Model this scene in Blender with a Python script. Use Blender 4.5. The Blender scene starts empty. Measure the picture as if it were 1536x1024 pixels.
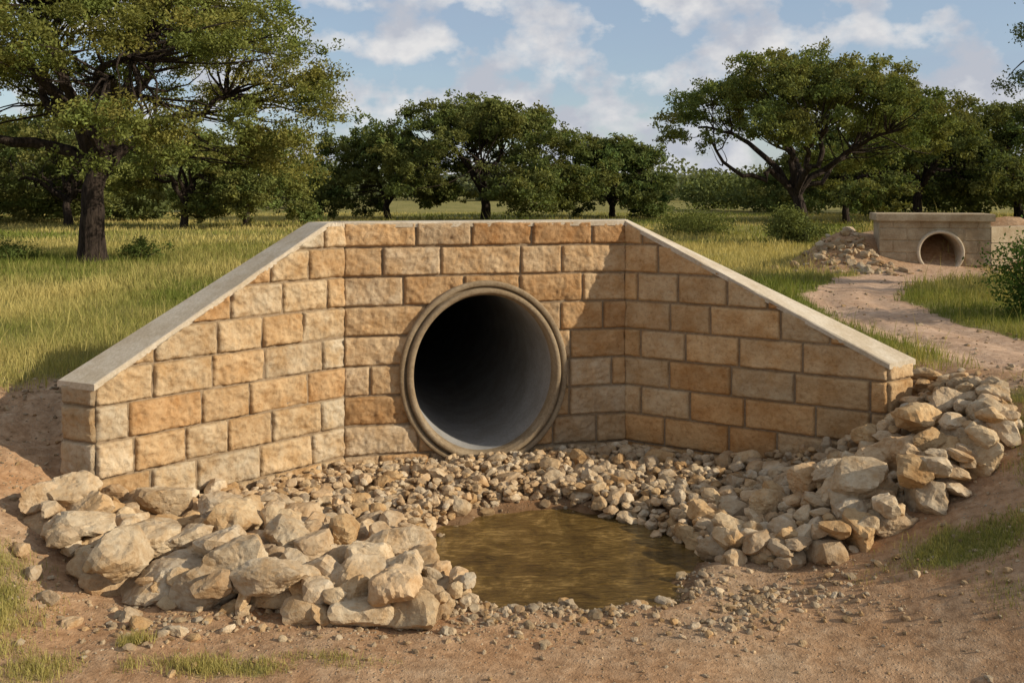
import bpy, math, random
import numpy as np
from mathutils import Vector, Matrix
R = np.random.default_rng(7)
scene = bpy.context.scene
CAMZ = 2.42
# ------------------------------------------------------------------ helpers
def _h(i, j, k, s):
    n = (i * 374761393 + j * 668265263 + k * 2147483647 + s * 1274126177) & 0xffffffff
    n = ((n ^ (n >> 13)) * 1274126177) & 0xffffffff
    n = n ^ (n >> 16)
    return (n & 0xffffff) / float(0xffffff)
def vnoise(x, y, z=0.0, seed=0):
    x, y, z = np.broadcast_arrays(np.asarray(x, float), np.asarray(y, float), np.asarray(z, float))
    xi, yi, zi = np.floor(x).astype(np.int64), np.floor(y).astype(np.int64), np.floor(z).astype(np.int64)
    fx, fy, fz = x - xi, y - yi, z - zi
    fx, fy, fz = [f * f * (3 - 2 * f) for f in (fx, fy, fz)]
    r = 0
    for a in (0, 1):
        for b in (0, 1):
            for c in (0, 1):
                w = (fx if a else 1 - fx) * (fy if b else 1 - fy) * (fz if c else 1 - fz)
                r = r + w * _h(xi + a, yi + b, zi + c, seed)
    return r * 2 - 1
def fbm(x, y, z=0.0, seed=0, o=4):
    r = 0; a = 1; s = 0
    for k in range(o):
        r = r + a * vnoise(np.asarray(x) * 2**k, np.asarray(y) * 2**k, np.asarray(z) * 2**k, seed + k); s += a; a *= .5
    return r / s
def ss(t):
    t = np.clip(t, 0, 1); return t * t * (3 - 2 * t)

def make_mesh(name, V, F, mats, col=None, smooth=False, matidx=None):
    """F : list of integer arrays (n,3) or (n,4)"""
    if not isinstance(F, list): F = [F]
    F = [np.asarray(f, np.int32) for f in F if len(f)]
    V = np.asarray(V, np.float32)
    me = bpy.data.meshes.new(name)
    me.vertices.add(len(V)); me.vertices.foreach_set('co', V.ravel())
    loops = np.concatenate([f.ravel() for f in F])
    tot = np.concatenate([np.full(len(f), f.shape[1], np.int32) for f in F])
    st = np.concatenate([[0], np.cumsum(tot)[:-1]]).astype(np.int32)
    me.loops.add(len(loops)); me.loops.foreach_set('vertex_index', loops)
    me.polygons.add(len(tot)); me.polygons.foreach_set('loop_start', st)
    me.update(calc_edges=True)
    for m in mats: me.materials.append(m)
    if matidx is not None: me.polygons.foreach_set('material_index', np.asarray(matidx, np.int32))
    me.polygons.foreach_set('use_smooth', np.full(len(tot), smooth, bool))
    if col is not None:
        ca = me.color_attributes.new(name='Col', type='FLOAT_COLOR', domain='POINT')
        c = np.ones((len(V), 4), np.float32); c[:, :3] = col
        ca.data.foreach_set('color', c.ravel())
    me.update()
    ob = bpy.data.objects.new(name, me); scene.collection.objects.link(ob)
    return ob

class Acc:
    def __init__(s): s.V = []; s.F3 = []; s.F4 = []; s.C = []; s.M3 = []; s.M4 = []; s.n = 0
    def add(s, V, F, col=(1, 1, 1), m=0):
        V = np.asarray(V, float); F = np.asarray(F, int)
        s.V.append(V); c = np.empty((len(V), 3)); c[:] = col; s.C.append(c)
        if len(F):
            if F.shape[1] == 3: s.F3.append(F + s.n); s.M3.append(np.full(len(F), m))
            else: s.F4.append(F + s.n); s.M4.append(np.full(len(F), m))
        s.n += len(V)
    def build(s, name, mats, smooth=False):
        F = []; M = []
        if s.F3: F.append(np.concatenate(s.F3)); M += s.M3
        if s.F4: F.append(np.concatenate(s.F4)); M += s.M4
        return make_mesh(name, np.concatenate(s.V), F, mats, np.concatenate(s.C), smooth, np.concatenate(M))

def empty(name, loc=(0, 0, 0)):
    e = bpy.data.objects.new(name, None); e.location = loc; e.empty_display_size = .3
    scene.collection.objects.link(e); return e
def parent(ch, p):
    ch.parent = p; ch.matrix_parent_inverse = Matrix.Translation(p.location).inverted()

# ------------------------------------------------------------------ material helpers
class MB:
    def __init__(s, name):
        s.m = bpy.data.materials.new(name); s.m.use_nodes = True
        s.t = s.m.node_tree; s.t.nodes.clear()
        s.out = s.t.nodes.new('ShaderNodeOutputMaterial')
    def n(s, typ, **kw):
        nd = s.t.nodes.new(typ)
        for k, v in kw.items(): setattr(nd, k, v)
        return nd
    def l(s, a, b): s.t.links.new(a, b)
    def coord(s): return s.n('ShaderNodeNewGeometry').outputs['Position']
    def noise(s, scale, detail=5, rough=.6, vec=None, dist=0):
        nd = s.n('ShaderNodeTexNoise'); nd.inputs['Scale'].default_value = scale
        nd.inputs['Detail'].default_value = detail; nd.inputs['Roughness'].default_value = rough
        nd.inputs['Distortion'].default_value = dist
        s.l(vec if vec is not None else s.coord(), nd.inputs['Vector']); return nd.outputs['Fac']
    def voro(s, scale, feat='F1', vec=None):
        nd = s.n('ShaderNodeTexVoronoi'); nd.feature = feat; nd.inputs['Scale'].default_value = scale
        s.l(vec if vec is not None else s.coord(), nd.inputs['Vector']); return nd
    def ramp(s, fac, stops):
        nd = s.n('ShaderNodeValToRGB'); el = nd.color_ramp.elements
        while len(el) < len(stops): el.new(.5)
        for e, (p, c) in zip(el, stops):
            e.position = p; e.color = (c[0], c[1], c[2], 1) if hasattr(c, '__len__') else (c, c, c, 1)
        s.l(fac, nd.inputs['Fac']); return nd.outputs['Color']
    def mix(s, fac, a, b, typ='MIX'):
        nd = s.n('ShaderNodeMix', data_type='RGBA', blend_type=typ)
        for sock, v in ((nd.inputs[0], fac), (nd.inputs[6], a), (nd.inputs[7], b)):
            if hasattr(v, 'links'): s.l(v, sock)
            elif hasattr(v, '__len__'): sock.default_value = (v[0], v[1], v[2], 1)
            else: sock.default_value = v
        return nd.outputs[2]
    def math(s, op, a, b=0.0, clamp=False):
        nd = s.n('ShaderNodeMath', operation=op, use_clamp=clamp)
        for i, v in enumerate((a, b)):
            if hasattr(v, 'links'): s.l(v, nd.inputs[i])
            else: nd.inputs[i].default_value = v
        return nd.outputs[0]
    def attr(s): return s.n('ShaderNodeAttribute', attribute_name='Col').outputs['Color']
    def bump(s, h, strength=.5, dist=.02, normal=None):
        nd = s.n('ShaderNodeBump'); nd.inputs['Strength'].default_value = strength
        nd.inputs['Distance'].default_value = dist; s.l(h, nd.inputs['Height'])
        if normal is not None: s.l(normal, nd.inputs['Normal'])
        return nd.outputs['Normal']
    def bsdf(s, col, rough=.9, normal=None, spec=.2):
        p = s.n('ShaderNodeBsdfPrincipled')
        if hasattr(col, 'links'): s.l(col, p.inputs['Base Color'])
        else: p.inputs['Base Color'].default_value = (*col, 1)
        if hasattr(rough, 'links'): s.l(rough, p.inputs['Roughness'])
        else: p.inputs['Roughness'].default_value = rough
        p.inputs['Specular IOR Level'].default_value = spec
        if normal is not None: s.l(normal, p.inputs['Normal'])
        s.l(p.outputs[0], s.out.inputs[0]); return p

# ground : Col = (grass, path, gravel/damp)
b = MB('ground_mat')
sep = b.n('ShaderNodeSeparateColor'); b.l(b.attr(), sep.inputs[0])
g, pth, wet = sep.outputs
n1 = b.noise(1.3, 5, .65); n2 = b.noise(14, 5, .7); n3 = b.noise(70, 3, .7)
dirt = b.ramp(n2, [(.25, (.21, .13, .070)), (.5, (.38, .25, .145)), (.75, (.53, .385, .245))])
dirt = b.mix(b.ramp(n1, [(.35, 0), (.65, 1)]), dirt, b.mix(1, dirt, (.96, .80, .66), 'MULTIPLY'))
v = b.voro(38); peb = b.ramp(v.outputs['Distance'], [(.12, 1), (.3, 0)])
vc = v.outputs['Color']; vs = b.n('ShaderNodeSeparateColor'); b.l(vc, vs.inputs[0])
pebm = b.math('MULTIPLY', peb, b.ramp(vs.outputs[0], [(.5, 0), (.6, 1)]))
dirt = b.mix(b.math('MULTIPLY', pebm, .8), dirt, b.mix(vs.outputs[1], (.50, .39, .26), (.28, .20, .13)))
path = b.ramp(b.math('ADD', b.math('MULTIPLY', n2, .6), b.math('MULTIPLY', n1, .4)), [(.36, (.34, .205, .12)), (.5, (.48, .315, .20)), (.64, (.62, .43, .29))])
base = b.mix(pth, dirt, path)
base = b.mix(wet, base, b.mix(1, base, (.42, .38, .33), 'MULTIPLY'))
gr = b.ramp(b.noise(.55, 7, .75), [(.3, (.15, .15, .036)), (.5, (.28, .245, .075)), (.7, (.42, .34, .13))])
gr = b.mix(b.ramp(n3, [(.3, 0), (.7, 1)]), b.mix(1, gr, (.5, .5, .42), 'MULTIPLY'), gr)
gm = b.math('ADD', g, b.math('MULTIPLY', b.math('SUBTRACT', n2, .5), .8))
base = b.mix(b.ramp(gm, [(.4, 0), (.7, 1)]), base, gr)
hh = b.math('ADD', b.math('MULTIPLY', n2, .6), b.math('ADD', b.math('MULTIPLY', n3, .3), b.math('MULTIPLY', pebm, .35)))
b.bsdf(base, .95, b.bump(hh, .8, .032), .1); M_ground = b.m

def stone_mat(name, contrast=.75, sc=1.0, bumpd=.012, warm=(.70, .57, .43)):
    b = MB(name); c = b.attr()
    n1 = b.noise(5 * sc, 5, .7); n2 = b.noise(28 * sc, 6, .75); n3 = b.noise(120 * sc, 2, .7)
    dk = b.mix(1, c, warm, 'MULTIPLY')
    c2 = b.mix(b.ramp(n1, [(.35, 0), (.62, 1)]), dk, c)
    c2 = b.mix(b.math('MULTIPLY', b.ramp(n2, [(.25, 1), (.5, 0)]), contrast), c2, b.mix(1, c2, (.52, .42, .32), 'MULTIPLY'))
    c2 = b.mix(b.math('MULTIPLY', b.ramp(n2, [(.58, 0), (.75, 1)]), .5), c2, b.mix(1, c2, (1.3, 1.27, 1.2), 'MULTIPLY'))
    h = b.math('ADD', n2, b.math('MULTIPLY', n3, .3))
    b.bsdf(c2, .92, b.bump(h, .9, bumpd), .15); return b.m
M_rock = stone_mat('limestone_rock_mat')
M_block = stone_mat('limestone_block_mat', .8, 1.0, .016, (.80, .67, .52))
b = MB('mortar_mat'); n = b.noise(40, 5, .7)
b.bsdf(b.ramp(n, [(.3, (.20, .14, .08)), (.7, (.33, .245, .155))]), .95, b.bump(n, .6, .01), .1); M_mortar = b.m
def concrete(name, a, c, stain=(.55, .5, .42)):
    b = MB(name); n1 = b.noise(3, 6, .7); n2 = b.noise(45, 5, .7); n3 = b.noise(160, 2, .6)
    col = b.ramp(n2, [(.3, a), (.7, c)])
    col = b.mix(b.math('MULTIPLY', b.ramp(n1, [(.4, 1), (.62, 0)]), .7), col, b.mix(1, col, stain, 'MULTIPLY'))
    b.bsdf(col, .85, b.bump(b.math('ADD', n2, b.math('MULTIPLY', n3, .5)), .5, .006), .2); return b.m
M_cap = concrete('cap_concrete_mat', (.46, .385, .28), (.62, .535, .41), (.74, .67, .57))
M_pipe = concrete('pipe_concrete_mat', (.225, .165, .10), (.35, .27, .17), (.6, .52, .42))
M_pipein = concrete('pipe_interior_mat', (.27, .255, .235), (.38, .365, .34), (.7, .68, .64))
M_culv2 = concrete('weathered_concrete_mat', (.36, .28, .18), (.52, .42, .285), (.6, .5, .4))
# water
b = MB('water_mat'); n1 = b.noise(3.2, 6, .7, dist=1.0)
mp = b.n('ShaderNodeMapping'); b.l(b.coord(), mp.inputs[0]); mp.inputs['Scale'].default_value = (7, 24, 1)
n2 = b.noise(1, 5, .65, mp.outputs[0], dist=1.2)
col = b.ramp(b.math('ADD', b.math('MULTIPLY', n1, .6), b.math('MULTIPLY', n2, .4)), [(.36, (.040, .023, .006)), (.52, (.135, .080, .020)), (.64, (.32, .20, .065))])
p = b.bsdf(col, .04, b.bump(n2, .6, .03), .5); p.inputs['IOR'].default_value = 1.33; M_water = b.m
# bark, leaves
b = MB('bark_mat'); mp = b.n('ShaderNodeMapping'); b.l(b.coord(), mp.inputs[0]); mp.inputs['Scale'].default_value = (1, 1, .22)
n = b.noise(16, 5, .7, mp.outputs[0])
b.bsdf(b.ramp(n, [(.35, (.014, .010, .008)), (.7, (.075, .055, .041))]), .95, b.bump(n, 1, .05), .1); M_bark = b.m
def leafmat(name, tr=.35):
    b = MB(name); c = b.attr(); d = b.n('ShaderNodeBsdfDiffuse'); t = b.n('ShaderNodeBsdfTranslucent')
    b.l(c, d.inputs[0]); b.l(b.mix(1, c, (1.25, 1.15, .6), 'MULTIPLY'), t.inputs[0])
    m = b.n('ShaderNodeMixShader'); m.inputs[0].default_value = tr
    b.l(d.outputs[0], m.inputs[1]); b.l(t.outputs[0], m.inputs[2]); b.l(m.outputs[0], b.out.inputs[0]); return b.m
M_leaf = leafmat('leaf_mat', .3); M_grass = leafmat('grass_blade_mat', .3)
b = MB('hill_mat'); n = b.noise(.12, 5, .8); n2 = b.noise(.02, 3, .6)
col = b.mix(b.ramp(n2, [(.4, 0), (.6, 1)]), b.ramp(n, [(.35, (.060, .080, .055)), (.65, (.13, .155, .10))]), b.ramp(n, [(.35, (.08, .095, .075)), (.65, (.16, .17, .13))]))  # distance haze painted in: forest green made slightly brighter and bluer
b.bsdf(col, 1, b.bump(n, 1, 3), 0); M_hill = b.m

# ------------------------------------------------------------------ wall plan
A0 = np.array([-2.84, 6.36]); A1 = np.array([-1.40, 7.80]); B1 = np.array([1.006, 8.33]); B0 = np.array([2.90, 7.20])
A0b = np.array([-3.13, 6.49]); B0b = np.array([3.166, 7.39])
TOP = 2.15; LEND = 1.10; REND = 1.085
PS = 1.187; PZ = .843
hd = (B1 - A1) / np.linalg.norm(B1 - A1); hn = np.array([hd[1], -hd[0]])
# ------------------------------------------------------------------ terrain
PATH = np.array([(7.0, 4.0), (5.7, 6.3), (4.6, 8.6), (4.45, 11), (4.75, 13.3), (6.0, 15.8), (8.0, 17.0)])
def seg_dist(x, y, P):
    d = np.full(np.shape(x), 1e9)
    for a, c in zip(P[:-1], P[1:]):
        v = c - a; t = np.clip(((x - a[0]) * v[0] + (y - a[1]) * v[1]) / (v @ v), 0, 1)
        d = np.minimum(d, np.hypot(x - a[0] - t * v[0], y - a[1] - t * v[1]))
    return d
def yline(x):
    return np.interp(x, [-40, -6, -2.84, -1.40, 1.006, 2.90, 6, 40], [5.2, 5.6, 6.36, 7.80, 8.33, 7.20, 6.2, 5.4])
def behind(x, y):
    out = np.clip((-2.9 - x) / .5, 0, 1) + np.clip((x - 2.98) / .5, 0, 1)
    w = .18 + 1.5 * out
    return (y - yline(x) - .09 * (1 - out)) / w
def terr(x, y, fine=True):
    x = np.asarray(x, float); y = np.asarray(y, float)
    side = .9 * np.where(x < 0, ss((-x - 2.05) / 2.75), ss((x - 1.55) / 2.85))
    side = side * (.55 + .45 * ss((y - 3) / 3.2))
    e = np.sqrt(((x - .3) / .92)**2 + ((y - 6.22) / .84)**2) + .10 * vnoise(x * 3.1, y * 3.1, 0, 5) + .05 * vnoise(x * 9, y * 9, 0, 6)
    fl = -.12 + .17 * ss((e - .72) / .5) + .03 * ss((e - 1.2) / 1.2)
    front = fl + side
    bx = 1 - ss((np.abs(x + .2) - 1.2) / 1.4); by = 1 - ss((y - 11) / 4)
    back = .88 + .92 * bx * by + .05 * vnoise(x * .12, y * .12, 0, 9) * ss((y - 15) / 20)
    back = back + .95 * np.exp(-(((x - 8.9) / 2.1)**2)**1.5 - ((y - 19.3) / 1.15)**2)
    back = back + .55 * np.exp(-((x - 6.5) / .75)**2 - ((y - 18.5) / .8)**2) + .5 * np.exp(-((x - 10.2) / .8)**2 - ((y - 18.4) / .7)**2)
    z = front + (back - front) * ss(behind(x, y))
    if fine:
        k = np.clip(1 - np.hypot(x, y - 6) / 40, 0, 1)
        z = z + k * (.028 * fbm(x * 2.2, y * 2.2, 0, 11) + .012 * fbm(x * 9, y * 9, 0, 15, 3))
        rough = ss((-x - 2.9) / .5) * ss((y - 5.2) / .6) * ss((8.6 - y) / 1.0)
        z = z + rough * .05 * fbm(x * 5, y * 5, 0, 18, 4)
        sd = seg_dist(x, y, PATH)
        z = z - .03 * np.exp(-((sd - .32) / .12)**2) * k      # wheel / foot worn ruts
    return z
PATCH = ((-3.2, 4.95, .6, .55, 1.1), (-1.6, 4.58, 1.0, .12, .62), (-1.93, 4.80, .10, .06, 1.2), (2.62, 5.45, .5, .22, 1.0), (3.9, 6.3, .5, .9, 1.0), (3.0, 4.85, .45, .35, .8), (-2.7, 4.45, .6, .22, .75), (3.35, 5.7, .35, .4, .6), (-.9, 4.66, .5, .07, .5))
def grass_mask(x, y):
    n = fbm(x * .9, y * .9, 0, 21, 4)
    dl = y - yline(x)
    g = ss((dl - .9 + .6 * n) / .9)
    n2 = fbm(x * 4, y * 4, 0, 25, 3)
    g = g * (1 - .9 * ss(1 - (seg_dist(x, y, PATH) - .58 - .30 * n - .15 * n2) / .25))
    g = g * (1 - .95 * np.exp(-((x - 7.2) / 1.7)**4 - ((y - 18.1) / 1.3)**4)) * (1 - .9 * np.exp(-((x - 10) / 1.2)**4 - ((y - 18.2) / 1.3)**4))
    for cx, cy, rx, ry, a in PATCH:
        g = np.maximum(g, a * np.exp(-((x - cx) / rx)**2 - ((y - cy) / ry)**2) * (.85 + 1.3 * n2))
    return np.clip(g, 0, 1)
def axis(lo, hi, step, far_lo, far_hi, gr=1.045):
    c = list(np.arange(lo, hi + 1e-6, step)); s = step
    while c[-1] < far_hi: s *= gr; c.append(c[-1] + s)
    s = step
    while c[0] > far_lo: s *= gr; c.insert(0, c[0] - s)
    return np.array(c)
xs = axis(-4.2, 4.6, .05, -700, 700); ys = axis(4.2, 9.2, .05, -12, 1200, 1.04)
X, Y = np.meshgrid(xs, ys); Z = terr(X, Y)
G = grass_mask(X, Y); Pm = ss(1 - (seg_dist(X, Y, PATH) - .55) / .4)
e = np.sqrt(((X - .3) / .95)**2 + ((Y - 6.22) / .9)**2); Wm = ss(1 - (e - .9) / .3)
V = np.stack([X.ravel(), Y.ravel(), Z.ravel()], 1); C = np.stack([G.ravel(), Pm.ravel(), Wm.ravel()], 1)
ny, nx = X.shape; idx = np.arange(nx * ny).reshape(ny, nx)
F = np.stack([idx[:-1, :-1], idx[:-1, 1:], idx[1:, 1:], idx[1:, :-1]], -1).reshape(-1, 4)
fc = V[F].mean(1); rel = fc[:, :2] - A1; sl = rel @ hd; dep = -(rel @ hn)
F = F[~((np.abs(sl - PS) < .72) & (dep > .02) & (dep < .40))]
make_mesh('ground', V, F, [M_ground], C, True)
# water
a = np.linspace(0, 2 * np.pi, 48, endpoint=False)
wv = np.concatenate([[[.3, 6.22, 0]], np.stack([.3 + 1.12 * np.cos(a), 6.22 + 1.05 * np.sin(a), a * 0], 1)])
wf = [[0, 1 + i, 1 + (i + 1) % 48] for i in range(48)]
make_mesh('water_pool', wv, np.array(wf), [M_water])
# hills
acc = Acc()
for k, (dist, hgt, seed) in enumerate(((420, 9, 3), (620, 17, 8))):
    xx = np.linspace(-dist * 1.1, dist * 1.1, 500)
    top = hgt * (.62 + .38 * fbm(xx / 160 + 3, 0, k, seed, 3)) + .9 * fbm(xx / 7, 0, k, seed + 4, 3)
    rows = [np.stack([xx, dist + 0 * xx, 0 * xx - 1], 1), np.stack([xx, dist + 20 + 0 * xx, top * .7], 1), np.stack([xx, dist + 60 + 0 * xx, top], 1), np.stack([xx, dist + 200 + 0 * xx, 0 * xx - 1], 1)]
    Vh = np.concatenate(rows); i = np.arange(499)
    Fh = np.concatenate([np.stack([r * 500 + i, r * 500 + i + 1, (r + 1) * 500 + i + 1, (r + 1) * 500 + i], 1) for r in range(3)])
    acc.add(Vh, Fh)
acc.build('hills', [M_hill], True)

# ------------------------------------------------------------------ culvert headwall
culv = empty('stone_culvert_headwall', (0, 8, 0))
JZ = [-.31, -.06, .19, .44, .69, .94, 1.19, 1.44, 1.69, 1.94, TOP]
PAL = np.array([(.56, .42, .26), (.54, .395, .235), (.59, .465, .31), (.53, .36, .195), (.49, .31, .155), (.55, .445, .305), (.58, .43, .26), (.51, .39, .25), (.52, .345, .18)])
rb = random.Random(5)
def block(acc, P0, d2, nrm, u0, u1, z0, z1, topf, hole=None, rough=1.0, tint=(1, 1, 1), st=.0115):
    g = .005
    u0 += g; u1 -= g; z0 += g; z1 -= g
    if u1 - u0 < .03: return
    nu = max(3, int((u1 - u0) / st)); nv = max(3, int((z1 - z0) / st))
    U, W = np.meshgrid(np.linspace(u0, u1, nu + 1), np.linspace(z0, z1, nv + 1))
    tp = topf(U)
    if np.all(W[0] > tp[0] - .01): return
    ed = np.minimum(np.minimum(U - u0, u1 - U), np.minimum(W - z0, z1 - W))
    sd = rb.randrange(9999)
    jag = vnoise(U * 22, W * 22, 0, sd)
    prof = np.clip((ed + .003 * jag) / .013, 0, 1)**.7
    n = fbm(U * 6, W * 8, 0, sd, 5)
    rdg = 1 - np.abs(fbm(U * 9, W * 11, 1, sd + 9, 3)) * 2
    tilt = rb.uniform(-.02, .02) * (U - (u0 + u1) / 2) + rb.uniform(-.05, .05) * (W - (z0 + z1) / 2)
    chip = -.018 * rough * np.clip(1 - ed / .05, 0, 1) * np.clip(vnoise(U * 9, W * 9, 3, sd) - .1, 0, 1)
    D = -.010 + prof * (.024 + rough * (.022 * n + .010 * rdg + .008 * vnoise(U * 48, W * 48, 0, sd + 3)) + tilt + rb.uniform(-.004, .006)) + chip
    Wc = np.minimum(W, tp)
    V = np.empty(U.shape + (3,))
    V[..., 0] = P0[0] + d2[0] * U + nrm[0] * D; V[..., 1] = P0[1] + d2[1] * U + nrm[1] * D; V[..., 2] = Wc
    id = np.arange(U.size).reshape(U.shape)
    F = np.stack([id[:-1, :-1], id[:-1, 1:], id[1:, 1:], id[1:, :-1]], -1).reshape(-1, 4)
    ok = (W[:-1, :-1] < tp[:-1, :-1]).ravel() | (W[:-1, 1:] < tp[:-1, 1:]).ravel()
    if hole is not None:
        uc = (U[:-1, :-1] + U[1:, 1:]).ravel() / 2; wc = (W[:-1, :-1] + W[1:, 1:]).ravel() / 2
        ok &= ((uc - PS) / hole[0])**2 + ((wc - PZ) / hole[1])**2 > 1
    F = F[ok]
    c = PAL[rb.randrange(len(PAL))] * rb.uniform(.86, 1.07) * np.array(tint)
    mot = (1 + .16 * n.ravel()[:, None]) * (.72 + .28 * np.clip((ed.ravel() + .004 * jag.ravel()) / .012, 0, 1))[:, None]
    acc.add(V.reshape(-1, 3), F, c * mot)
acc = Acc()
HJ = [[0, .5, 1.1, 1.5, 2.0, 2.465], [0, .58, 1.07, 1.62, 1.95, 2.465], [0, .29, .72, 1.3, 1.93, 2.465], [0, .62, 1.2, 1.8, 2.2, 2.465], [0, .55, 1.2, 1.95, 2.465],
      [0, .21, .55, 1.2, 1.95, 2.34, 2.465], [0, .55, 1.2, 1.96, 2.465], [0, .69, 1.3, 1.87, 2.26, 2.465], [0, .49, 1.01, 1.5, 2.07, 2.465], [0, .316, .81, 1.51, 1.88, 2.465], [0, .60, 1.075, 1.61, 2.16, 2.465]]
flat = lambda u: np.full_like(u, TOP)
for r in range(len(JZ) - 1):
    J = list(HJ[min(r + 1, 10)]); J[0] = -.012; J[-1] = 2.478
    for a_, b_ in zip(J[:-1], J[1:]):
        block(acc, A1, hd, hn, a_, b_, JZ[r], JZ[r + 1], flat, hole=(.70, .765), rough=.75, tint=(.97, .92, .86))
def wing(P0, P1, end_b, zend, flatlen, sgn, rough, tint, lens, th=.30):
    L = np.linalg.norm(P1 - P0); d2 = (P1 - P0) / L
    nrm = np.array([d2[1], -d2[0]]) if sgn > 0 else np.array([-d2[1], d2[0]])
    topf = lambda u: np.where(u < flatlen, TOP, TOP + (zend - TOP) * (u - flatlen) / (L - flatlen)) - .03
    for r in range(len(JZ) - 1):
        u = rb.uniform(.1, .24) if r % 2 else rb.uniform(.3, .45); J = [-.008, u]
        while u < L:
            u += rb.uniform(*lens); J.append(u)
        if L - J[-2] < .12: J.pop(-2)
        J[-1] = L
        for a_, b_ in zip(J[:-1], J[1:]):
            block(acc, P0, d2, nrm, a_, b_, JZ[r], JZ[r + 1], topf, rough=rough, tint=tint)
    Le = np.linalg.norm(end_b - P1); de = (end_b - P1) / Le
    ne = np.array([de[1], -de[0]]) if sgn > 0 else np.array([-de[1], de[0]])
    for r in range(len(JZ) - 1):
        if JZ[r] < zend - .05:
            block(acc, P1, de, ne, 0, Le, JZ[r], JZ[r + 1], lambda u: np.full_like(u, zend - .03), rough=rough * .7, tint=tint)
    return L, d2, nrm, topf
LW = wing(A1, A0, A0b, LEND, .175, -1, 1.0, (1.0, 1.02, 1.03), (.32, .56))
RW = wing(B1, B0, B0b, REND, .03, 1, .38, (1.04, .95, .82), (.34, .60))
blk = acc.build('stone_blocks', [M_block], True); parent(blk, culv)
def inter(p, d, q, e2):
    A = np.array([[d[0], -e2[0]], [d[1], -e2[1]]]); t = np.linalg.solve(A, q - p); return p + d * t[0]
th = .30
hb = A1 - hn * th; lb = A1 - LW[2] * th; rbk = B1 - RW[2] * th
CL = inter(hb, hd, lb, LW[1]); CR = inter(hb, hd, rbk, RW[1])
def prism(acc, pts, zb, zt, inset=0, col=(1, 1, 1)):
    pts = [np.asarray(p) for p in pts]; n = len(pts)
    V = [(*p, z) for p, z in zip(pts, zb)] + [(*p, z) for p, z in zip(pts, zt)]
    F = [[i, (i + 1) % n, n + (i + 1) % n, n + i] for i in range(n)]
    acc.add(V, np.array(F), col)
    if n == 4: acc.add(V, np.array([[4, 5, 6, 7], [3, 2, 1, 0]]), col)
e_ = .006
body = Acc()
sl_ = lambda P, W: P - W[2] * e_
zt = TOP - .035
pL = A1 + LW[1] * .175; pLb = CL + LW[1] * .24
prism(body, [sl_(A1, LW), sl_(pL, LW), pLb, CL], [-.4] * 4, [zt] * 4)
prism(body, [sl_(pL, LW), sl_(A0, LW) - LW[1] * .01, A0b - LW[1] * .01, pLb], [-.4] * 4, [zt, LEND - .035, LEND - .035, zt])
prism(body, [sl_(B1, RW), sl_(B0, RW) - RW[1] * .01, B0b - RW[1] * .01, CR], [-.4] * 4, [zt, REND - .035, REND - .035, zt])
def holed(acc, P0, u0, u1, z0, z1, off):
    nu, nv = 90, 84
    U, W = np.meshgrid(np.linspace(u0, u1, nu), np.linspace(z0, z1, nv))
    V = np.stack([P0[0] + hd[0] * U - hn[0] * off, P0[1] + hd[1] * U - hn[1] * off, W], -1).reshape(-1, 3)
    id = np.arange(U.size).reshape(U.shape)
    F = np.stack([id[:-1, :-1], id[:-1, 1:], id[1:, 1:], id[1:, :-1]], -1).reshape(-1, 4)
    uc = U.ravel()[F].mean(1); wc = W.ravel()[F].mean(1)
    acc.add(V, F[((uc - PS) / .70)**2 + ((wc - PZ) / .765)**2 > 1])
holed(body, A1, 0, 2.465, -.4, zt, e_); holed(body, A1, -.1, 2.5, -.4, zt, .30)
o = body.build('mortar_core', [M_mortar]); parent(o, culv)
def cap(P0, P1, P1b, P0b, z0, z1, th=.045, ov=.016, n=24, seed=0):
    V = []
    for i in range(n + 1):
        t = i / n
        f = P0 + (P1 - P0) * t; bk = P0b + (P1b - P0b) * t; d = f - bk; d = d / np.linalg.norm(d)
        z = z0 + (z1 - z0) * t; w = .004 * float(vnoise(i * .9, seed, 0, 3)); ch = .008 + .006 * float(vnoise(i * 1.3, seed, 5, 3))
        f = f + d * (ov + w); bk = bk - d * ov
        V += [(*f, z - th), (*(f), z - ch), (*(f - d * ch), z), (*(bk + d * .008), z), (*bk, z - .008), (*bk, z - th)]
    F = []
    for i in range(n):
        for k in range(6):
            F.append([i * 6 + k, i * 6 + (k + 1) % 6, (i + 1) * 6 + (k + 1) % 6, (i + 1) * 6 + k])
    caps.add(V, np.array(F))
    caps.add(V, np.array([[0, 1, 4, 5], [1, 2, 3, 4], [n * 6, n * 6 + 1, n * 6 + 4, n * 6 + 5], [n * 6 + 1, n * 6 + 2, n * 6 + 3, n * 6 + 4]]))
caps = Acc()
cap(A1, B1, CR, CL, TOP, TOP, ov=.016)
cap(A1 + LW[1] * .005, pL, pLb, CL + LW[1] * .005, TOP - .002, TOP - .002, seed=1)
cap(pL, A0 + LW[1] * .02, A0b + LW[1] * .02, pLb, TOP - .002, LEND, seed=2)
cap(B1 + RW[1] * .005, B0 + RW[1] * .02, B0b + RW[1] * .02, CR + RW[1] * .01, TOP - .003, REND, seed=3)
o = caps.build('concrete_coping', [M_cap]); parent(o, culv)
def ell_sweep(acc, prof, P0, hd_, hn_, cs, cz, n=96, col=(1, 1, 1)):
    a = np.linspace(0, 2 * np.pi, n, endpoint=False); V = []
    for (ra, rz, off) in prof:
        u = cs + ra * np.cos(a); z = cz + rz * np.sin(a)
        V.append(np.stack([P0[0] + hd_[0] * u + hn_[0] * off, P0[1] + hd_[1] * u + hn_[1] * off, z], 1))
    V = np.concatenate(V); F = []; i = np.arange(n); j = (i + 1) % n
    for k in range(len(prof) - 1): F.append(np.stack([k * n + i, k * n + j, (k + 1) * n + j, (k + 1) * n + i], 1))
    acc.add(V, np.concatenate(F), col)
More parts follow.
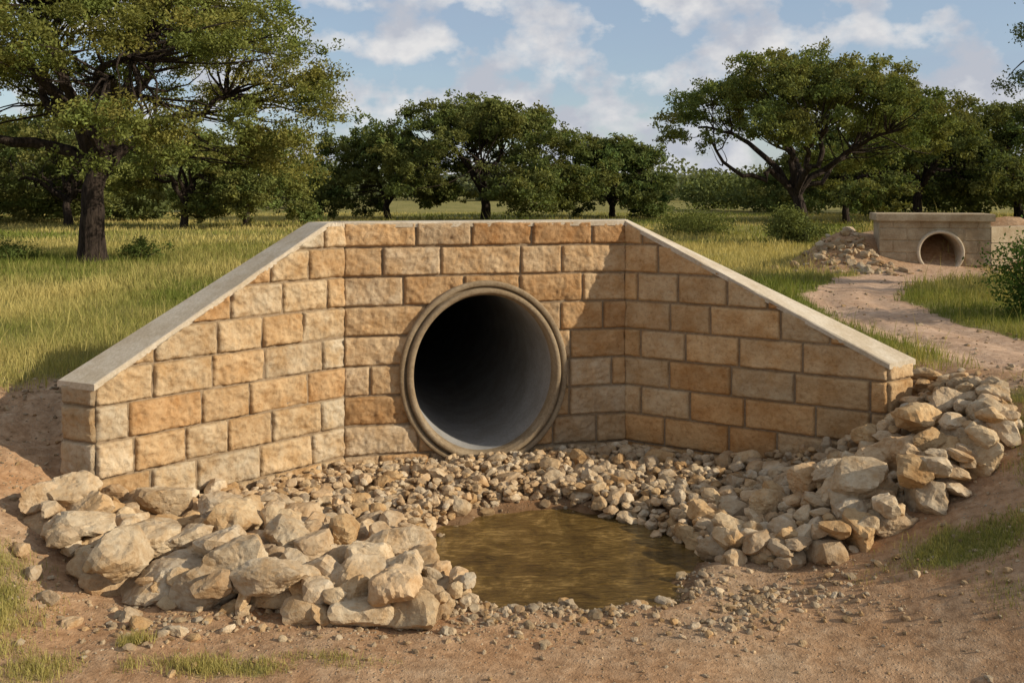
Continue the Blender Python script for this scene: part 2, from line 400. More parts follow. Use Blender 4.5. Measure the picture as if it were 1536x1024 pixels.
ra, rz = .735, .80
def rr(d): return (ra - d, rz - d)
ac = Acc()
prof = [(*rr(0), -.05), (*rr(0), .046), (*rr(.006), .056), (*rr(.014), .060), (*rr(.040), .060), (*rr(.046), .054), (*rr(.050), .022), (*rr(.062), .022), (*rr(.066), .070), (*rr(.074), .080), (*rr(.100), .082), (*rr(.108), .074), (*rr(.112), .050), (*rr(.119), .046), (*rr(.125), .02), (*rr(.125), -.05)]
ell_sweep(ac, prof, A1, hd, hn, PS, PZ); o = ac.build('pipe_collar', [M_pipe], True); parent(o, culv)
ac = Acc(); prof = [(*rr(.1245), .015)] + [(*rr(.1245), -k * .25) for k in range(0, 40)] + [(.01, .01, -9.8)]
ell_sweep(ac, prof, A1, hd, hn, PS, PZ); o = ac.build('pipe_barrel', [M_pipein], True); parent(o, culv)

# ------------------------------------------------------------------ second culvert
c2 = empty('concrete_culvert', (8.1, 17.8, .9))
Q0 = np.array([7.05, 17.9]); Q1 = np.array([8.95, 17.45]); qd = (Q1 - Q0) / np.linalg.norm(Q1 - Q0); qn = np.array([qd[1], -qd[0]])
qL = np.linalg.norm(Q1 - Q0); cz2 = 1.24; cu = 1.08; r2 = .37; T2 = 1.97
ac = Acc(); nu, nv = 120, 80
U, W = np.meshgrid(np.linspace(0, qL, nu), np.linspace(.5, T2 - .14, nv))
rowi = np.floor((W - .5) / .24); jt = (np.abs(((W - .5) / .24) % 1 - .5) > .45) | (np.abs((U / .5 + .5 * (rowi % 2)) % 1 - .5) > .475)
n = .012 * fbm(U * 5, W * 5, 0, 77) - .016 * jt
V = np.stack([Q0[0] + qd[0] * U + qn[0] * n, Q0[1] + qd[1] * U + qn[1] * n, W], -1).reshape(-1, 3)
id = np.arange(U.size).reshape(U.shape); F = np.stack([id[:-1, :-1], id[:-1, 1:], id[1:, 1:], id[1:, :-1]], -1).reshape(-1, 4)
uc = U.ravel()[F].mean(1); wc = W.ravel()[F].mean(1); ac.add(V, F[(uc - cu)**2 + (wc - cz2)**2 > (r2 + .02)**2])
bkoff = -qn * .8
prism(ac, [Q0, Q0 + bkoff, Q0 + bkoff + qd * .02, Q0 + qd * .02 - qn * .02], [.5] * 4, [T2 - .14] * 4)
o = ac.build('headwall_face', [M_culv2]); parent(o, c2)
ac = Acc()
def slab(pts, z0, z1, bv=.015):
    pts = [np.array(p) for p in pts]; c = sum(pts) / len(pts)
    ring = lambda s, z: [(*(c + (p - c) * s), z) for p in pts]
    n = len(pts); s1 = 1 - bv
    V = ring(s1, z0) + ring(1, z0 + bv) + ring(1, z1 - bv) + ring(s1, z1)
    F = [[k * n + i, k * n + (i + 1) % n, (k + 1) * n + (i + 1) % n, (k + 1) * n + i] for k in range(3) for i in range(n)]
    ac.add(V, np.array(F)) 
    if n == 4: ac.add(V, np.array([[12, 13, 14, 15], [3, 2, 1, 0]]))
slab([Q0 + qn * .07 - qd * .07, Q1 + qn * .07 + qd * .07, Q1 - qn * .85 + qd * .07, Q0 - qn * .85 - qd * .07], T2 - .145, T2)
W1 = Q1 + np.array([1.25, .42])
for k in range(4):   # coursed right wingwall
    i_ = .012 * (k % 2)
    slab([Q1 + (0.01, -i_), W1 + (0, -i_), W1 + np.array([-.12, .32]), Q1 + np.array([-.10, .32])], .5 + k * .31, .5 + (k + 1) * .31 - .012)
o = ac.build('slab_and_wingwalls', [M_culv2]); parent(o, c2)
ac = Acc(); rp = lambda d, off: (r2 + .05 - d, r2 + .05 - d, off)
ell_sweep(ac, [rp(0, -.05), rp(0, .04), rp(.01, .05), rp(.05, .05), rp(.06, .03), rp(.06, -.6), rp(.06, -2.4), (.01, .01, -2.4)], Q0, qd, qn, cu, cz2, 48)
o = ac.build('pipe', [M_cap], True); parent(o, c2)

# ------------------------------------------------------------------ rocks
def ico(sub):
    import bmesh
    bm = bmesh.new(); bmesh.ops.create_icosphere(bm, subdivisions=sub, radius=1)
    V = np.array([v.co[:] for v in bm.verts]); F = np.array([[v.index for v in f.verts] for f in bm.faces]); bm.free(); return V, F
ICO = {k: ico(k) for k in (1, 2, 3, 4)}
def rock_shape(sub, seed, nz=.1):
    r = np.random.default_rng(seed); V, F = ICO[sub]
    N = r.normal(size=(12, 3)); N /= np.linalg.norm(N, axis=1)[:, None]; D = r.uniform(.58, 1.0, 12)
    dp = V @ N.T; q = np.where(dp > .05, D / np.maximum(dp, .05), 9.0)
    k = 38.; rad = -np.log(np.exp(-k * np.minimum(q, 3)).sum(1)) / k
    rad = np.minimum(rad, 1.3)
    off = seed * 7.3
    rad = rad * (1 + nz * fbm(V[:, 0] * 2 + off, V[:, 1] * 2, V[:, 2] * 2, seed, 4) + nz * .35 * vnoise(V[:, 0] * 9 + off, V[:, 1] * 9, V[:, 2] * 9, seed))
    return V * rad[:, None], F
LIB = {4: [rock_shape(4, s, .17) for s in range(16)], 3: [rock_shape(3, s + 50, .16) for s in range(16)], 2: [rock_shape(2, s + 90, .14) for s in range(14)], 1: [rock_shape(1, s + 130, .1) for s in range(10)]}
RP = np.array([(.62, .49, .32), (.60, .44, .265), (.64, .52, .355), (.56, .385, .20), (.60, .49, .34), (.51, .39, .25), (.63, .475, .285)])
def rotm(r):
    q = r.normal(size=4); q /= np.linalg.norm(q); w, x, y, z = q
    return np.array([[1 - 2 * (y * y + z * z), 2 * (x * y - z * w), 2 * (x * z + y * w)], [2 * (x * y + z * w), 1 - 2 * (x * x + z * z), 2 * (y * z - x * w)], [2 * (x * z - y * w), 2 * (y * z + x * w), 1 - 2 * (x * x + y * y)]])
def add_rock(acc, x, y, z, r, sub=None, dark=1.0):
    if sub is None: sub = 4 if r > .10 else (3 if r > .045 else 2)
    V, F = LIB[sub][R.integers(len(LIB[sub]))]
    s = np.array([R.uniform(.95, 1.35), R.uniform(.75, 1.05), R.uniform(.58, .9)])
    a = R.uniform(0, 6.28); Rz = np.array([[math.cos(a), -math.sin(a), 0], [math.sin(a), math.cos(a), 0], [0, 0, 1]])
    W = (V @ rotm(R).T) * s * r * 1.12
    t = R.uniform(-.4, .4); Rx = np.array([[1, 0, 0], [0, math.cos(t), -math.sin(t)], [0, math.sin(t), math.cos(t)]])
    W = W @ Rx.T @ Rz.T + np.array([x, y, z])
    c = RP[R.integers(len(RP))] * R.uniform(.78, 1.05) * dark
    acc.add(W, F, c)
def inpoly(x, y, P):
    ins = np.zeros(np.shape(x), bool); n = len(P)
    for i in range(n):
        x1, y1 = P[i]; x2, y2 = P[(i + 1) % n]
        c = ((y1 > y) != (y2 > y)) & (x < (x2 - x1) * (y - y1) / (y2 - y1 + 1e-12) + x1); ins ^= c
    return ins
PR = []
def try_place(acc, x, y, r, lim, k=.74):
    z = float(terr(x, y)) + .38 * r
    if PR:
        P = np.array(PR); d = np.hypot(P[:, 0] - x, P[:, 1] - y); s = (P[:, 3] + r) * k
        m = d < s
        if m.any(): z = max(z, float((P[m, 2] + np.sqrt(s[m]**2 - d[m]**2) * .85).max()))
    if z > float(terr(x, y)) + lim: return False
    PR.append((x, y, z, r)); add_rock(acc, x, y, z, r, dark=.92 if x > .6 and y > 6.9 else 1); return True
LP = [(-3.05, 5.95), (-2.7, 5.6), (-2.18, 5.32), (-1.64, 5.16), (-1.19, 5.10), (-.61, 4.98), (-.2, 5.3), (-.55, 5.9), (-.66, 6.5), (-.3, 7.0), (.2, 7.2), (.25, 8.1), (-1.4, 7.72), (-2.84, 6.28), (-3.0, 6.3)]
RPp = [(.2, 8.1), (.2, 7.2), (.56, 7.08), (.88, 6.7), (1.2, 6.25), (1.35, 5.95), (1.9, 5.8), (2.4, 5.85), (2.8, 5.95), (3.35, 6.3), (3.6, 6.8), (3.5, 7.35), (3.3, 7.7), (3.18, 7.35), (2.9, 7.12), (1.0, 8.25)]
HERO_L = [(-2.02, 5.47, .20), (-2.33, 5.52, .15), (-1.73, 5.30, .16), (-2.27, 5.83, .165), (-2.62, 6.0, .14), (-2.9, 5.93, .12), (-1.61, 5.9, .14), (-1.37, 5.28, .14), (-1.08, 5.30, .15), (-.77, 5.10, .13), (-.50, 5.24, .13), (-1.12, 5.83, .13), (-1.95, 5.95, .16), (-2.05, 6.3, .12), (-1.35, 5.62, .13), (-2.9, 6.15, .09), (-2.5, 6.3, .11), (-1.55, 6.25, .11), (-.85, 5.5, .12)]
HERO_R = [(2.5, 6.75, .18), (2.32, 6.15, .165), (2.66, 6.4, .14), (2.03, 6.1, .14), (2.2, 5.93, .13), (1.72, 6.5, .11), (1.95, 5.85, .10), (2.95, 6.2, .11), (1.35, 6.1, .11), (1.6, 5.98, .095), (2.15, 6.55, .14), (3.0, 6.7, .13), (3.3, 6.9, .12), (2.8, 6.9, .13)]
for nm, poly, hero in (('riprap_rock_pile', LP, HERO_L), ('riprap_rock_pile.001', RPp, HERO_R)):
    ac = Acc(); PR = []
    for x, y, r in hero: try_place(ac, x, y, r, 9)
    P = np.array(poly)
    for layer, (N, rs) in enumerate(((150, 1.0), (420, .72), (1200, .5), (1800, .33))):
        xx = R.uniform(P[:, 0].min(), P[:, 0].max(), N * 2); yy = R.uniform(P[:, 1].min(), P[:, 1].max(), N * 2)
        ins = inpoly(xx, yy, poly)
        for x, y in zip(xx[ins], yy[ins]):
            if nm.endswith('001'):
                big = math.exp(-((x - 2.4) / .8)**2 - ((y - 6.3) / .6)**2)
                R0 = .075 + .065 * big + .015 * (x > 2.8)
                lim = .11 + .17 * big + .10 * (x > 2.7) + .08 * max(0, 1 - abs(y - float(yline(x))) / .8) * (x > 1.2)
            else:
                big = 1 / (1 + math.exp((y - 6.45 + .35 * (x + 1.5)) * 5)) * (1 / (1 + math.exp((x + .45) * 6)) + .2)
                R0 = .068 + .07 * big; lim = .10 + .09 * big
            r = R0 * rs * R.uniform(.75, 1.15)
            lim *= (1, .85, .72, .6)[layer] if lim > .14 else 1
            if (y - float(yline(x))) > -r * 1.1 and -2.9 < x < 2.98: continue
            try_place(ac, x, y, max(r, .022), lim)
    print(nm, len(PR))
    ac.build(nm, [M_rock], False)
# gravel
ac = Acc()
def scatter(n, fx, fy, rmin, rmax, cond=None, dark=1, pw=2.2):
    x = fx(n); y = fy(n); rr_ = rmin * (rmax / rmin)**(R.random(n)**pw)
    if cond is not None: m = cond(x, y); x, y, rr_ = x[m], y[m], rr_[m]
    z = terr(x, y) + .20 * rr_
    for a_, b_, c_, d_ in zip(x, y, z, rr_): add_rock(ac, a_, b_, c_, d_, sub=2 if d_ > .022 else 1, dark=dark * R.uniform(.6, 1.0))
nowall = lambda x, y: (y < yline(x) - .05) | (x < -3.2) | (x > 3.25)
nowater = lambda x, y: (((x - .3) / .86)**2 + ((y - 6.22) / .78)**2 > 1)
clump = lambda x, y: fbm(x * 3, y * 3, 0, 88, 3) + R.normal(0, .25, len(x)) > -.05
scatter(3400, lambda n: R.normal(.45, 1.1, n), lambda n: 5.32 + R.normal(0, .24, n), .006, .028, lambda x, y: nowater(x, y) & (y > 4.3) & clump(x, y))
scatter(1200, lambda n: R.uniform(-3.6, 3.8, n), lambda n: R.uniform(4.3, 6.4, n), .004, .022, lambda x, y: nowater(x, y) & nowall(x, y), pw=2.8)
scatter(600, lambda n: R.normal(-1.6, .9, n), lambda n: R.normal(5.05, .2, n), .006, .028, lambda x, y: y > 4.3)
scatter(1100, lambda n: R.uniform(-4.8, -2.9, n), lambda n: R.uniform(5.0, 8.2, n), .006, .026, nowall, .85)
scatter(500, lambda n: R.uniform(2.6, 4.6, n), lambda n: R.uniform(5.2, 8.0, n), .007, .03, nowall)
scatter(700, lambda n: R.uniform(-.8, 1.5, n), lambda n: R.uniform(5.2, 7.4, n), .012, .045, lambda x, y: nowater(x, y) & (((x - .3) / 1.12)**2 + ((y - 6.22) / 1.05)**2 < 1), .8)
scatter(700, lambda n: R.uniform(3.4, 6.5, n), lambda n: R.uniform(6.5, 16, n), .007, .03, lambda x, y: seg_dist(x, y, PATH) < .9, .95)
for x, y, r in ((-2.55, 5.15, .05), (-2.35, 4.98, .045), (-2.75, 5.35, .05), (-2.0, 5.0, .05), (-1.75, 4.9, .04), (-2.9, 5.5, .05), (.1, 5.45, .06), (.3, 5.38, .045), (-.05, 5.52, .05), (.9, 5.5, .04), (-1.5, 4.95, .035), (-2.1, 5.12, .06), (-3.05, 5.2, .04)):
    add_rock(ac, x, y, float(terr(x, y)) + .3 * r, r, 3)
ac.build('gravel', [M_rock], False)
ac = Acc()
for i in range(230):
    x = R.normal(6.6, .45); y = 17.9 + R.normal(0, .5); r = .018 * (.11 / .018)**(R.random()**1.4)
    if x > 6.95 and y > 17.6: continue
    add_rock(ac, x, y, float(terr(x, y)) + .1 * r, r, 2, dark=.8)
for i in range(160):
    x = R.normal(9.9, .5); y = 17.6 + R.normal(0, .3); r = R.uniform(.03, .09)
    if y > float(17.45 + .33 * (x - 8.95)) - .05 and x < 10.3: continue
    add_rock(ac, x, y, float(terr(x, y)) + .1 * r, r, 2)
ac.build('rock_embankment', [M_rock], False)

# ------------------------------------------------------------------ vegetation
def cards(C, L, Wd, up=.5):
    n = len(C); N = R.normal(size=(n, 3)); N /= np.linalg.norm(N, axis=1)[:, None]; N[:, 2] += up; N /= np.linalg.norm(N, axis=1)[:, None]
    T = np.cross(N, R.normal(size=(n, 3))); T /= np.linalg.norm(T, axis=1)[:, None] + 1e-9; B = np.cross(N, T)
    L = np.broadcast_to(L, n)[:, None]; Wd = np.broadcast_to(Wd, n)[:, None]
    V = np.stack([C - T * L, C - B * Wd, C + T * L, C + B * Wd], 1).reshape(-1, 3)
    return V, np.arange(4 * n).reshape(n, 4)
def tube(acc, P, rad, sides=7, m=0):
    P = np.asarray(P, float); n = len(P); T = np.gradient(P, axis=0); T /= np.linalg.norm(T, axis=1)[:, None] + 1e-9
    ref = np.array([.31, .95, .05]); A = np.cross(T, ref); A /= np.linalg.norm(A, axis=1)[:, None] + 1e-9; Bn = np.cross(T, A)
    a = np.linspace(0, 2 * np.pi, sides, endpoint=False)
    V = (P[:, None] + np.asarray(rad)[:, None, None] * (np.cos(a)[None, :, None] * A[:, None] + np.sin(a)[None, :, None] * Bn[:, None])).reshape(-1, 3)
    i = np.arange(sides); j = (i + 1) % sides
    F = np.concatenate([np.stack([k * sides + i, k * sides + j, (k + 1) * sides + j, (k + 1) * sides + i], 1) for k in range(n - 1)])
    acc.add(V, F, (.05, .04, .03), m)
def bez(p0, p1, p2, n, wig=0):
    t = np.linspace(0, 1, n)[:, None]; P = (1 - t)**2 * p0 + 2 * t * (1 - t) * p1 + t * t * p2
    if wig: P = P + wig * np.sin(t * np.pi) * np.cumsum(R.normal(size=(n, 3)), 0) / math.sqrt(n)
    return P
def make_tree(name, x, y, tr, fork, rx, top, bot, ncl, nlf, leaf, lim=6, lean=(0, 0), tone=(.075, .095, .026), gap=.0, clr=.4, seed=0, off=(0, 0), pads=.55, lthick=.5, droop=.22, fill=0.0):
    """umbrella-shaped oak: dome between heights bot..top, foliage in pads at the ends of long limbs"""
    ac = Acc(); z0 = float(terr(x, y)) - .1; base = np.array([x, y, z0])
    ft = base + np.array([lean[0], lean[1], fork + .1])
    n = 10; P = bez(base, base + np.array([lean[0] * .2, 0, fork * .55]), ft, n, .10 * tr * 3)
    t = np.linspace(0, 1, n); rad = tr * (1 - .28 * t) + tr * .45 * np.exp(-t * 11)
    tube(ac, P, rad, 14)
    H = top - bot; cc = base + np.array([off[0], off[1], bot])
    nl = max(9, ncl // 16); lobes = []
    for k in range(nl):
        a = k * 2.39996 + seed; q = math.sqrt((k + .5) / nl) * .90
        dome = math.sqrt(max(0, 1 - q * q))
        zz = H * (dome * R.uniform(.55, .82) - droop * ss((q - .5) / .4) * R.uniform(.3, 1.6) + .06)
        lobes.append((math.cos(a) * q * rx * R.uniform(.82, 1.12), math.sin(a) * q * rx * R.uniform(.82, 1.12), zz, R.uniform(.7, 1.3)))
    for k in range(int(nl * fill)):          # low skirts of foliage on the rim
        a = R.uniform(0, 6.28); q = R.uniform(.72, .98)
        lobes.append((math.cos(a) * q * rx, math.sin(a) * q * rx, H * R.uniform(-.35, .12), R.uniform(.6, 1.0)))
    nl = len(lobes); cl = []
    lr = rx * 1.15 / math.sqrt(max(9, ncl // 16)) * 1.25
    while len(cl) < ncl * (1 + fill * .8):
        l = lobes[R.integers(nl)]
        d = R.normal(size=3); d /= np.linalg.norm(d); d[2] = abs(d[2]) * (1 if R.random() < .8 else -.6)
        s = R.uniform(.45, 1.0) * l[3]
        p = np.array([l[0] + d[0] * lr * s, l[1] + d[1] * lr * s, l[2] + d[2] * lr * .78 * s])
        if gap > 0 and R.random() < gap and s < .7: continue
        cl.append(cc + p)
    cl = np.array(cl); ncl = len(cl)
    limbs = []
    for k in range(lim):
        az = k * 2 * np.pi / lim + R.uniform(-.3, .3) + seed; up = (k % 3 == 0); ra = R.uniform(.15, .35) if up else R.uniform(.6, .8)
        q = cc + np.array([math.cos(az) * rx * ra, math.sin(az) * rx * ra, H * (R.uniform(.5, .7) if up else R.uniform(.12, .38))])
        dz = (q - ft)[2]
        c1 = ft + np.array([(q - ft)[0] * .42, (q - ft)[1] * .42, dz * (.5 if up else .85)])
        LPn = bez(ft - np.array([0, 0, .15]), c1, q, 14, rx * .10); LPn[0] = ft - np.array([0, 0, .2]); limbs.append(LPn)
        tube(ac, LPn, tr * (lthick * (1 - np.linspace(0, 1, 14))**.8 + .10), 8)
    for c in cl[::2]:
        k = np.argmin([np.min(np.linalg.norm(L[4:] - c, axis=1)) for L in limbs]); L = limbs[k]
        j = max(3, min(13, int(np.argmin(np.linalg.norm(L - c, axis=1))) - 2)); s = L[j]
        md = (s + c) / 2 + np.array([0, 0, -.03 * rx]) + R.normal(size=3) * .06 * rx
        tube(ac, bez(s, md, c, 7, rx * .03), np.linspace(tr * .13, tr * .02, 7), 5)
    tot = ncl * nlf; ci = np.repeat(np.arange(ncl), nlf); sz = R.uniform(.6, 1.3, ncl)[ci]
    ntw = 9; tw = R.normal(size=(ncl, ntw, 3)) * np.array([1, 1, pads]) * clr * .58
    ti = R.integers(0, ntw, tot)
    LC = cl[ci] + tw[ci, ti] * sz[:, None] + R.normal(size=(tot, 3)) * clr * .24 * np.array([1, 1, .7])
    LC[:, 2] = np.maximum(LC[:, 2], z0 + .2)
    V, F = cards(LC, leaf * R.uniform(.7, 1.3, tot), leaf * .5)
    cv = (R.uniform(.8, 1.2, ncl)[ci] * R.uniform(.75, 1.25, (ncl, ntw))[ci, ti] * R.uniform(.8, 1.25, tot))[:, None] * np.array(tone)
    hue = R.uniform(-.12, .18, ncl)[ci]; cv[:, 0] *= 1 + hue
    ac.add(V, F, np.repeat(cv, 4, 0), 1)
    return ac.build(name, [M_bark, M_leaf])
make_tree('live_oak_tree', -9.0, 20, .28, 2.0, 4.65, 7.0, 3.15, 460, 320, .040, lim=11, lean=(.15, 0), tone=(.170, .180, .048), gap=.50, clr=.38, seed=1, lthick=.42, droop=.22, fill=.2)
make_tree('live_oak_tree.001', 8.6, 27.6, .20, 1.5, 4.0, 5.3, 2.7, 270, 280, .050, lim=9, lean=(-.2, 0), tone=(.140, .160, .048), gap=.4, clr=.35, seed=2, lthick=.45, droop=.18, fill=.1)
make_tree('live_oak_tree.002', -1.3, 47, .28, 1.3, 5.3, 5.8, 2.1, 300, 190, .085, lim=9, tone=(.125, .145, .045), gap=.25, clr=.50, seed=3, droop=.35, fill=.4)
make_tree('live_oak_tree.003', -6.6, 49.5, .20, 1.0, 3.6, 4.7, 1.5, 170, 170, .09, lim=7, tone=(.115, .135, .042), gap=.2, clr=.46, seed=4, droop=.3, fill=.4)
make_tree('live_oak_tree.004', 5.6, 52, .20, .8, 3.1, 4.7, 1.3, 180, 170, .095, lim=7, tone=(.105, .132, .042), gap=.15, clr=.48, seed=5, droop=.35, fill=.6)
make_tree('live_oak_tree.005', -13.0, 37, .17, 1.2, 2.7, 3.8, 1.7, 110, 190, .07, lim=7, tone=(.155, .172, .05), gap=.3, clr=.36, seed=6, droop=.3, fill=.3)
make_tree('live_oak_tree.006', -11.0, 38.7, .17, .8, 2.8, 4.1, 1.3, 130, 190, .07, lim=7, tone=(.15, .17, .05), gap=.25, clr=.38, seed=7, droop=.35, fill=.5)
make_tree('live_oak_tree.007', -19.5, 41, .2, 1.2, 3.8, 4.7, 1.6, 140, 170, .085, lim=7, tone=(.13, .145, .045), gap=.2, clr=.48, seed=8, droop=.3, fill=.5)
make_tree('live_oak_tree.008', 19.6, 45, .24, 1.6, 4.4, 5.8, 1.9, 190, 170, .085, lim=8, tone=(.11, .13, .042), gap=.2, clr=.5, seed=9, droop=.3, fill=.5)
make_tree('live_oak_tree.009', 25.0, 46, .24, 1.5, 4.2, 5.4, 1.6, 170, 170, .085, lim=8, tone=(.10, .12, .04), gap=.2, clr=.5, seed=10, droop=.3, fill=.5)
make_tree('live_oak_tree.010', 15.4, 43, .18, 1.0, 3.4, 5.0, 1.5, 140, 170, .08, lim=7, tone=(.12, .14, .044), gap=.2, clr=.44, seed=11, droop=.3, fill=.5)
make_tree('live_oak_tree.011', 10.8, 14.5, .22, 2.2, 2.7, 6.3, 3.3, 190, 260, .030, lim=8, tone=(.11, .13, .042), gap=.35, clr=.28, seed=12, fill=.3)
make_tree('live_oak_tree.012', -26, 47, .22, 1.3, 4.8, 5.0, 1.5, 130, 160, .10, lim=7, tone=(.125, .14, .043), gap=.2, clr=.58, seed=13, droop=.3, fill=.5)
# distant treeline
ac = Acc(); pts = []; cols = []
def blobtree(x, y, r, h, n, tone):
    z0 = float(terr(x, y, False)); d = R.normal(size=(n, 3)); d /= np.linalg.norm(d, axis=1)[:, None]; rad = R.random(n)**.33
    lump = 1 + .35 * vnoise(d[:, 0] * 2.5 + x, d[:, 1] * 2.5 + y, d[:, 2] * 2.5, 3)
    p = d * (rad * lump)[:, None] * np.array([r, r, h * .5]) + np.array([x, y, z0 + h * .52]); p[:, 2] = np.maximum(p[:, 2], z0)
    pts.append(p); cv = (R.uniform(.7, 1.3, n) * (1 + .5 * vnoise(p[:, 0], p[:, 1], p[:, 2], 8)))[:, None] * np.array(tone); cols.append(cv)
for i in range(130):
    d = R.uniform(85, 160); k = R.uniform(-.62, .62)
    if -.20 < k < .22 and d < 125: d = R.uniform(130, 180)
    if R.random() < .5 and -.26 < k < .28: continue
    blobtree(k * d, d, R.uniform(2.0, 5.0) * (d / 95), R.uniform(2.2, 5.0) * (d / 95) ** .6, 900, np.array((.135, .15, .075)) * R.uniform(.7, 1.2))
for k, d, r, h in ((-.5, 60, 4, 5.4), (-.43, 64, 4, 4.8), (-.36, 62, 3.6, 4.4), (-.56, 54, 4, 5.4), (-.30, 68, 3.6, 3.8), (-.22, 80, 4.5, 4.6), (-.47, 70, 4, 6), (.42, 60, 4, 5.5), (.5, 58, 4.5, 6), (.55, 55, 4, 6), (.46, 66, 4, 6), (.37, 62, 3.6, 4.6), (.31, 58, 3.0, 2.6), (.27, 66, 3.2, 2.6), (.22, 72, 3.4, 2.8), (.40, 52, 2.2, 2.4), (.47, 50, 2.4, 2.4), (-.40, 48, 2.0, 1.6), (-.5, 47, 2.2, 1.8)):
    blobtree(k * d, d, r, h, 2400, np.array((.125, .145, .052)) * R.uniform(.85, 1.15))
pp = np.concatenate(pts); cc = np.concatenate(cols); V, F = cards(pp, .22 * (pp[:, 1] / 90), .14 * (pp[:, 1] / 90)); ac.add(V, F, np.repeat(cc, 4, 0)); ac.build('distant_treeline', [M_leaf])
# shrubs
def shrub(name, x, y, r, h, n, leaf, tone):
    ac = Acc(); z0 = float(terr(x, y)); k = 26
    cl = np.stack([R.normal(x, r * .45, k), R.normal(y, r * .45, k), z0 + h * R.uniform(.15, .95, k)], 1)
    for c in cl: tube(ac, bez(np.array([x, y, z0 - .05]), np.array([(x + c[0]) / 2, (y + c[1]) / 2, z0 + .4 * h]), c, 5), np.linspace(.018, .004, 5), 4)
    ci = R.integers(0, k, n); P = cl[ci] + R.normal(size=(n, 3)) * r * .17; P[:, 2] = np.maximum(P[:, 2], z0 + .02)
    V, F = cards(P, leaf * R.uniform(.7, 1.3, n), leaf * .5); cv = (R.uniform(.7, 1.35, n) * R.uniform(.8, 1.2, k)[ci])[:, None] * np.array(tone)
    ac.add(V, F, np.repeat(cv, 4, 0), 1); ac.build(name, [M_bark, M_leaf])
shrub('shrub', 6.5, 11.2, .75, .9, 11000, .026, (.07, .11, .026))
shrub('shrub.001', 8.2, 26.9, .8, .9, 6000, .04, (.15, .17, .055))
shrub('shrub.002', -8.2, 20.6, .4, .4, 2000, .03, (.10, .13, .035))
shrub('shrub.003', -10.8, 20.2, .6, .35, 2500, .03, (.10, .13, .035))
shrub('shrub.004', 6.5, 34, 1.6, .5, 6000, .045, (.14, .155, .045))
shrub('shrub.005', 10.2, 26.0, 1.2, .45, 4000, .04, (.15, .165, .045))

# grass : one mesh of blades
def blades(x, y, h, w, col):
    n = len(x); z = terr(x, y) - .01; a = R.uniform(0, 2 * np.pi, n); dx, dy = np.cos(a) * w, np.sin(a) * w
    lx, ly = R.normal(0, .32, n) * h, R.normal(0, .32, n) * h
    p0 = np.stack([x - dx, y - dy, z], 1); p1 = np.stack([x + dx, y + dy, z], 1)
    p2 = np.stack([x + dx * .6 + lx * .4, y + dy * .6 + ly * .4, z + h * .6], 1); p3 = np.stack([x - dx * .6 + lx * .4, y - dy * .6 + ly * .4, z + h * .6], 1)
    p4 = np.stack([x + lx, y + ly, z + h], 1)
    V = np.stack([p0, p1, p2, p3, p4], 1).reshape(-1, 3); i = np.arange(n) * 5
    return V, np.stack([i, i + 1, i + 2, i + 3], 1), np.stack([i + 3, i + 2, i + 4], 1), np.repeat(col, 5, 0)
VV = []; F4 = []; F3 = []; CC = []; off = 0
def addgrass(x, y, hs, ws, thr=(.15, .75), dry=0.0):
    global off
    g = grass_mask(x, y); m = (g > R.uniform(thr[0], thr[1], len(x))) & ((behind(x, y) > 1.3) | (y < yline(x) - .25) | (np.abs(x) > 3.3)); x, y = x[m], y[m]
    n = len(x); pn = fbm(x * .22, y * .22, 0, 41, 4); p2 = fbm(x * 1.7, y * 1.7, 0, 47, 3)
    t = np.clip(.60 + dry + 1.5 * pn + .35 * p2 + R.normal(0, .17, n), 0, 1)[:, None]
    col = (1 - t) * np.array((.16, .19, .040)) + t * np.array((.50, .41, .15)); col = col * R.uniform(.75, 1.2, n)[:, None]
    h = hs * R.uniform(.45, 1.35, n) * (1 + .7 * p2)
    V, a_, b_, c_ = blades(x, y, h, ws * R.uniform(.7, 1.3, n), col)
    VV.append(V); F4.append(a_ + off); F3.append(b_ + off); CC.append(c_); off += len(V)
def ring(n, d0, d1, k0=-.62, k1=.62):
    d = (d0**1.0 + (d1 - d0) * R.random(n)); k = R.uniform(k0, k1, n); return k * d, d
x, y = ring(110000, 7.2, 14); addgrass(x, y, .12, .0030)
x, y = ring(90000, 13, 26); addgrass(x, y, .14, .0062)
x, y = ring(60000, 25, 60); addgrass(x, y, .15, .016)
x, y = ring(4000, 8, 24); addgrass(x, y, .32, .004, dry=.3)
for cx, cy, rx, ry, a in PATCH:
    n = int(24000 * min(1, rx * ry * 3) + 1500); addgrass(R.normal(cx, rx * .8, n), R.normal(cy, ry * .8, n), .048, .0019, (.15, .7), -.1)
grass = make_mesh('grass', np.concatenate(VV), [np.concatenate(F3), np.concatenate(F4)], [M_grass], np.concatenate(CC))

# ------------------------------------------------------------------ light, sky, camera
S = Vector((1, -.27, .47)).normalized(); elev = math.asin(S.z); az = math.atan2(S.x, S.y)
sun = bpy.data.lights.new('sun', 'SUN'); sun.energy = 5.0; sun.angle = math.radians(.6); sun.color = (1, .905, .75)
so = bpy.data.objects.new('sun', sun); so.rotation_euler = S.to_track_quat('Z', 'Y').to_euler(); so.location = (10, -3, 8); scene.collection.objects.link(so)
w = bpy.data.worlds.new('World'); scene.world = w; w.use_nodes = True; t = w.node_tree; t.nodes.clear()
out = t.nodes.new('ShaderNodeOutputWorld'); bg = t.nodes.new('ShaderNodeBackground'); bg.inputs['Strength'].default_value = .13
sky = t.nodes.new('ShaderNodeTexSky'); sky.sky_type = 'NISHITA'; sky.sun_disc = False; sky.sun_elevation = elev; sky.sun_rotation = az; sky.dust_density = .6; sky.air_density = 1.0
tc = t.nodes.new('ShaderNodeTexCoord')
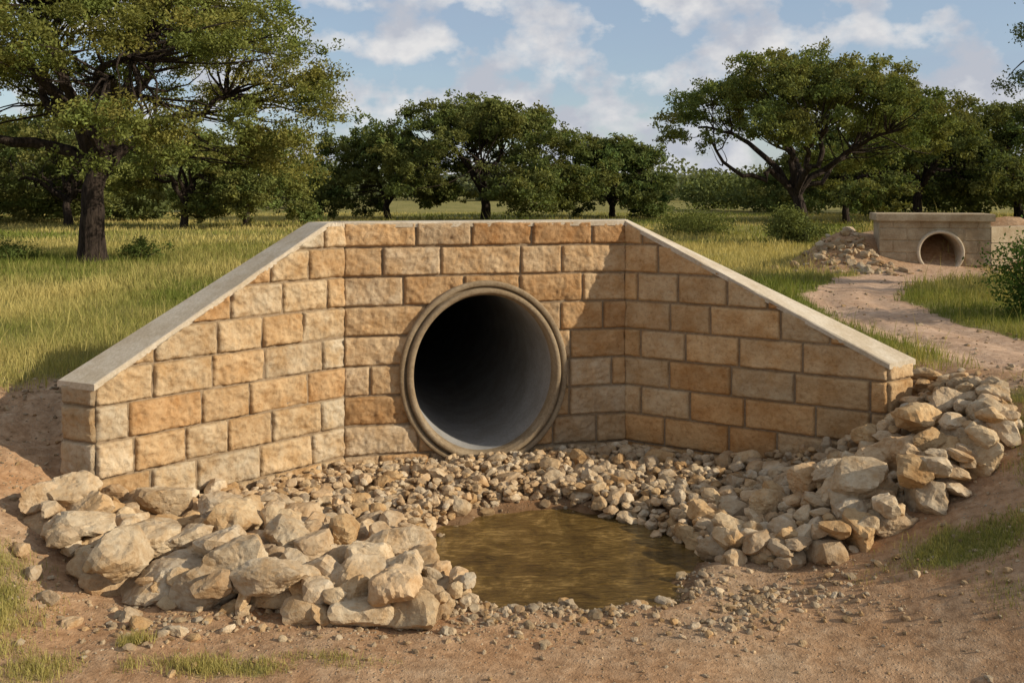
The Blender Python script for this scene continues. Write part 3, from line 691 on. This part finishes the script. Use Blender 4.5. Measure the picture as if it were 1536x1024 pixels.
def N(scale, sc, detail, rough, loc=(0, 0, 0), dist=0):
    m = t.nodes.new('ShaderNodeMapping'); m.inputs['Scale'].default_value = sc; m.inputs['Location'].default_value = loc; t.links.new(tc.outputs['Generated'], m.inputs[0])
    n = t.nodes.new('ShaderNodeTexNoise'); n.inputs['Scale'].default_value = scale; n.inputs['Detail'].default_value = detail; n.inputs['Roughness'].default_value = rough; n.inputs['Distortion'].default_value = dist
    t.links.new(m.outputs[0], n.inputs[0]); return n.outputs['Fac']
def ramp(f, stops):
    r = t.nodes.new('ShaderNodeValToRGB'); el = r.color_ramp.elements
    while len(el) < len(stops): el.new(.5)
    for e_, (p_, c_) in zip(el, stops): e_.position = p_; e_.color = (c_, c_, c_, 1) if not hasattr(c_, '__len__') else (*c_, 1)
    t.links.new(f, r.inputs[0]); return r.outputs[0]
def mixw(f, a_, b_, typ='MIX'):
    m = t.nodes.new('ShaderNodeMix'); m.data_type = 'RGBA'; m.blend_type = typ
    for s_, v_ in ((m.inputs[0], f), (m.inputs[6], a_), (m.inputs[7], b_)):
        if hasattr(v_, 'links'): t.links.new(v_, s_)
        elif hasattr(v_, '__len__'): s_.default_value = (*v_, 1)
        else: s_.default_value = v_
    return m.outputs[2]
cov = N(13, (1, 1, 1.35), 8, .52, (.37, .11, .16)); shade = N(13, (1, 1, 1.35), 5, .55, (.377, .11, .125))
mask = ramp(cov, [(.455, 0), (.515, .65), (.58, 1)])
ccol = ramp(shade, [(.40, (5.9, 5.85, 5.85)), (.60, (3.8, 4.0, 4.5))])
thin = ramp(N(2.4, (1, 1, 3), 5, .6, (2, 1, 0)), [(.35, .3), (.7, .75)])
c0 = mixw(thin, sky.outputs[0], (2.8, 3.45, 4.5))
c1 = mixw(mask, c0, ccol)
t.links.new(c1, bg.inputs[0]); t.links.new(bg.outputs[0], out.inputs[0])
cam = bpy.data.cameras.new('camera'); cam.lens = 32.81; cam.sensor_width = 36; cam.shift_y = -.1478; cam.clip_end = 5000; cam.clip_start = .05
co = bpy.data.objects.new('camera', cam); co.location = (0, 0, CAMZ); co.rotation_euler = (math.radians(90), 0, 0); scene.collection.objects.link(co); scene.camera = co
scene.view_settings.view_transform = 'Standard'; scene.view_settings.look = 'None'; scene.view_settings.exposure = 0; scene.view_settings.gamma = 1
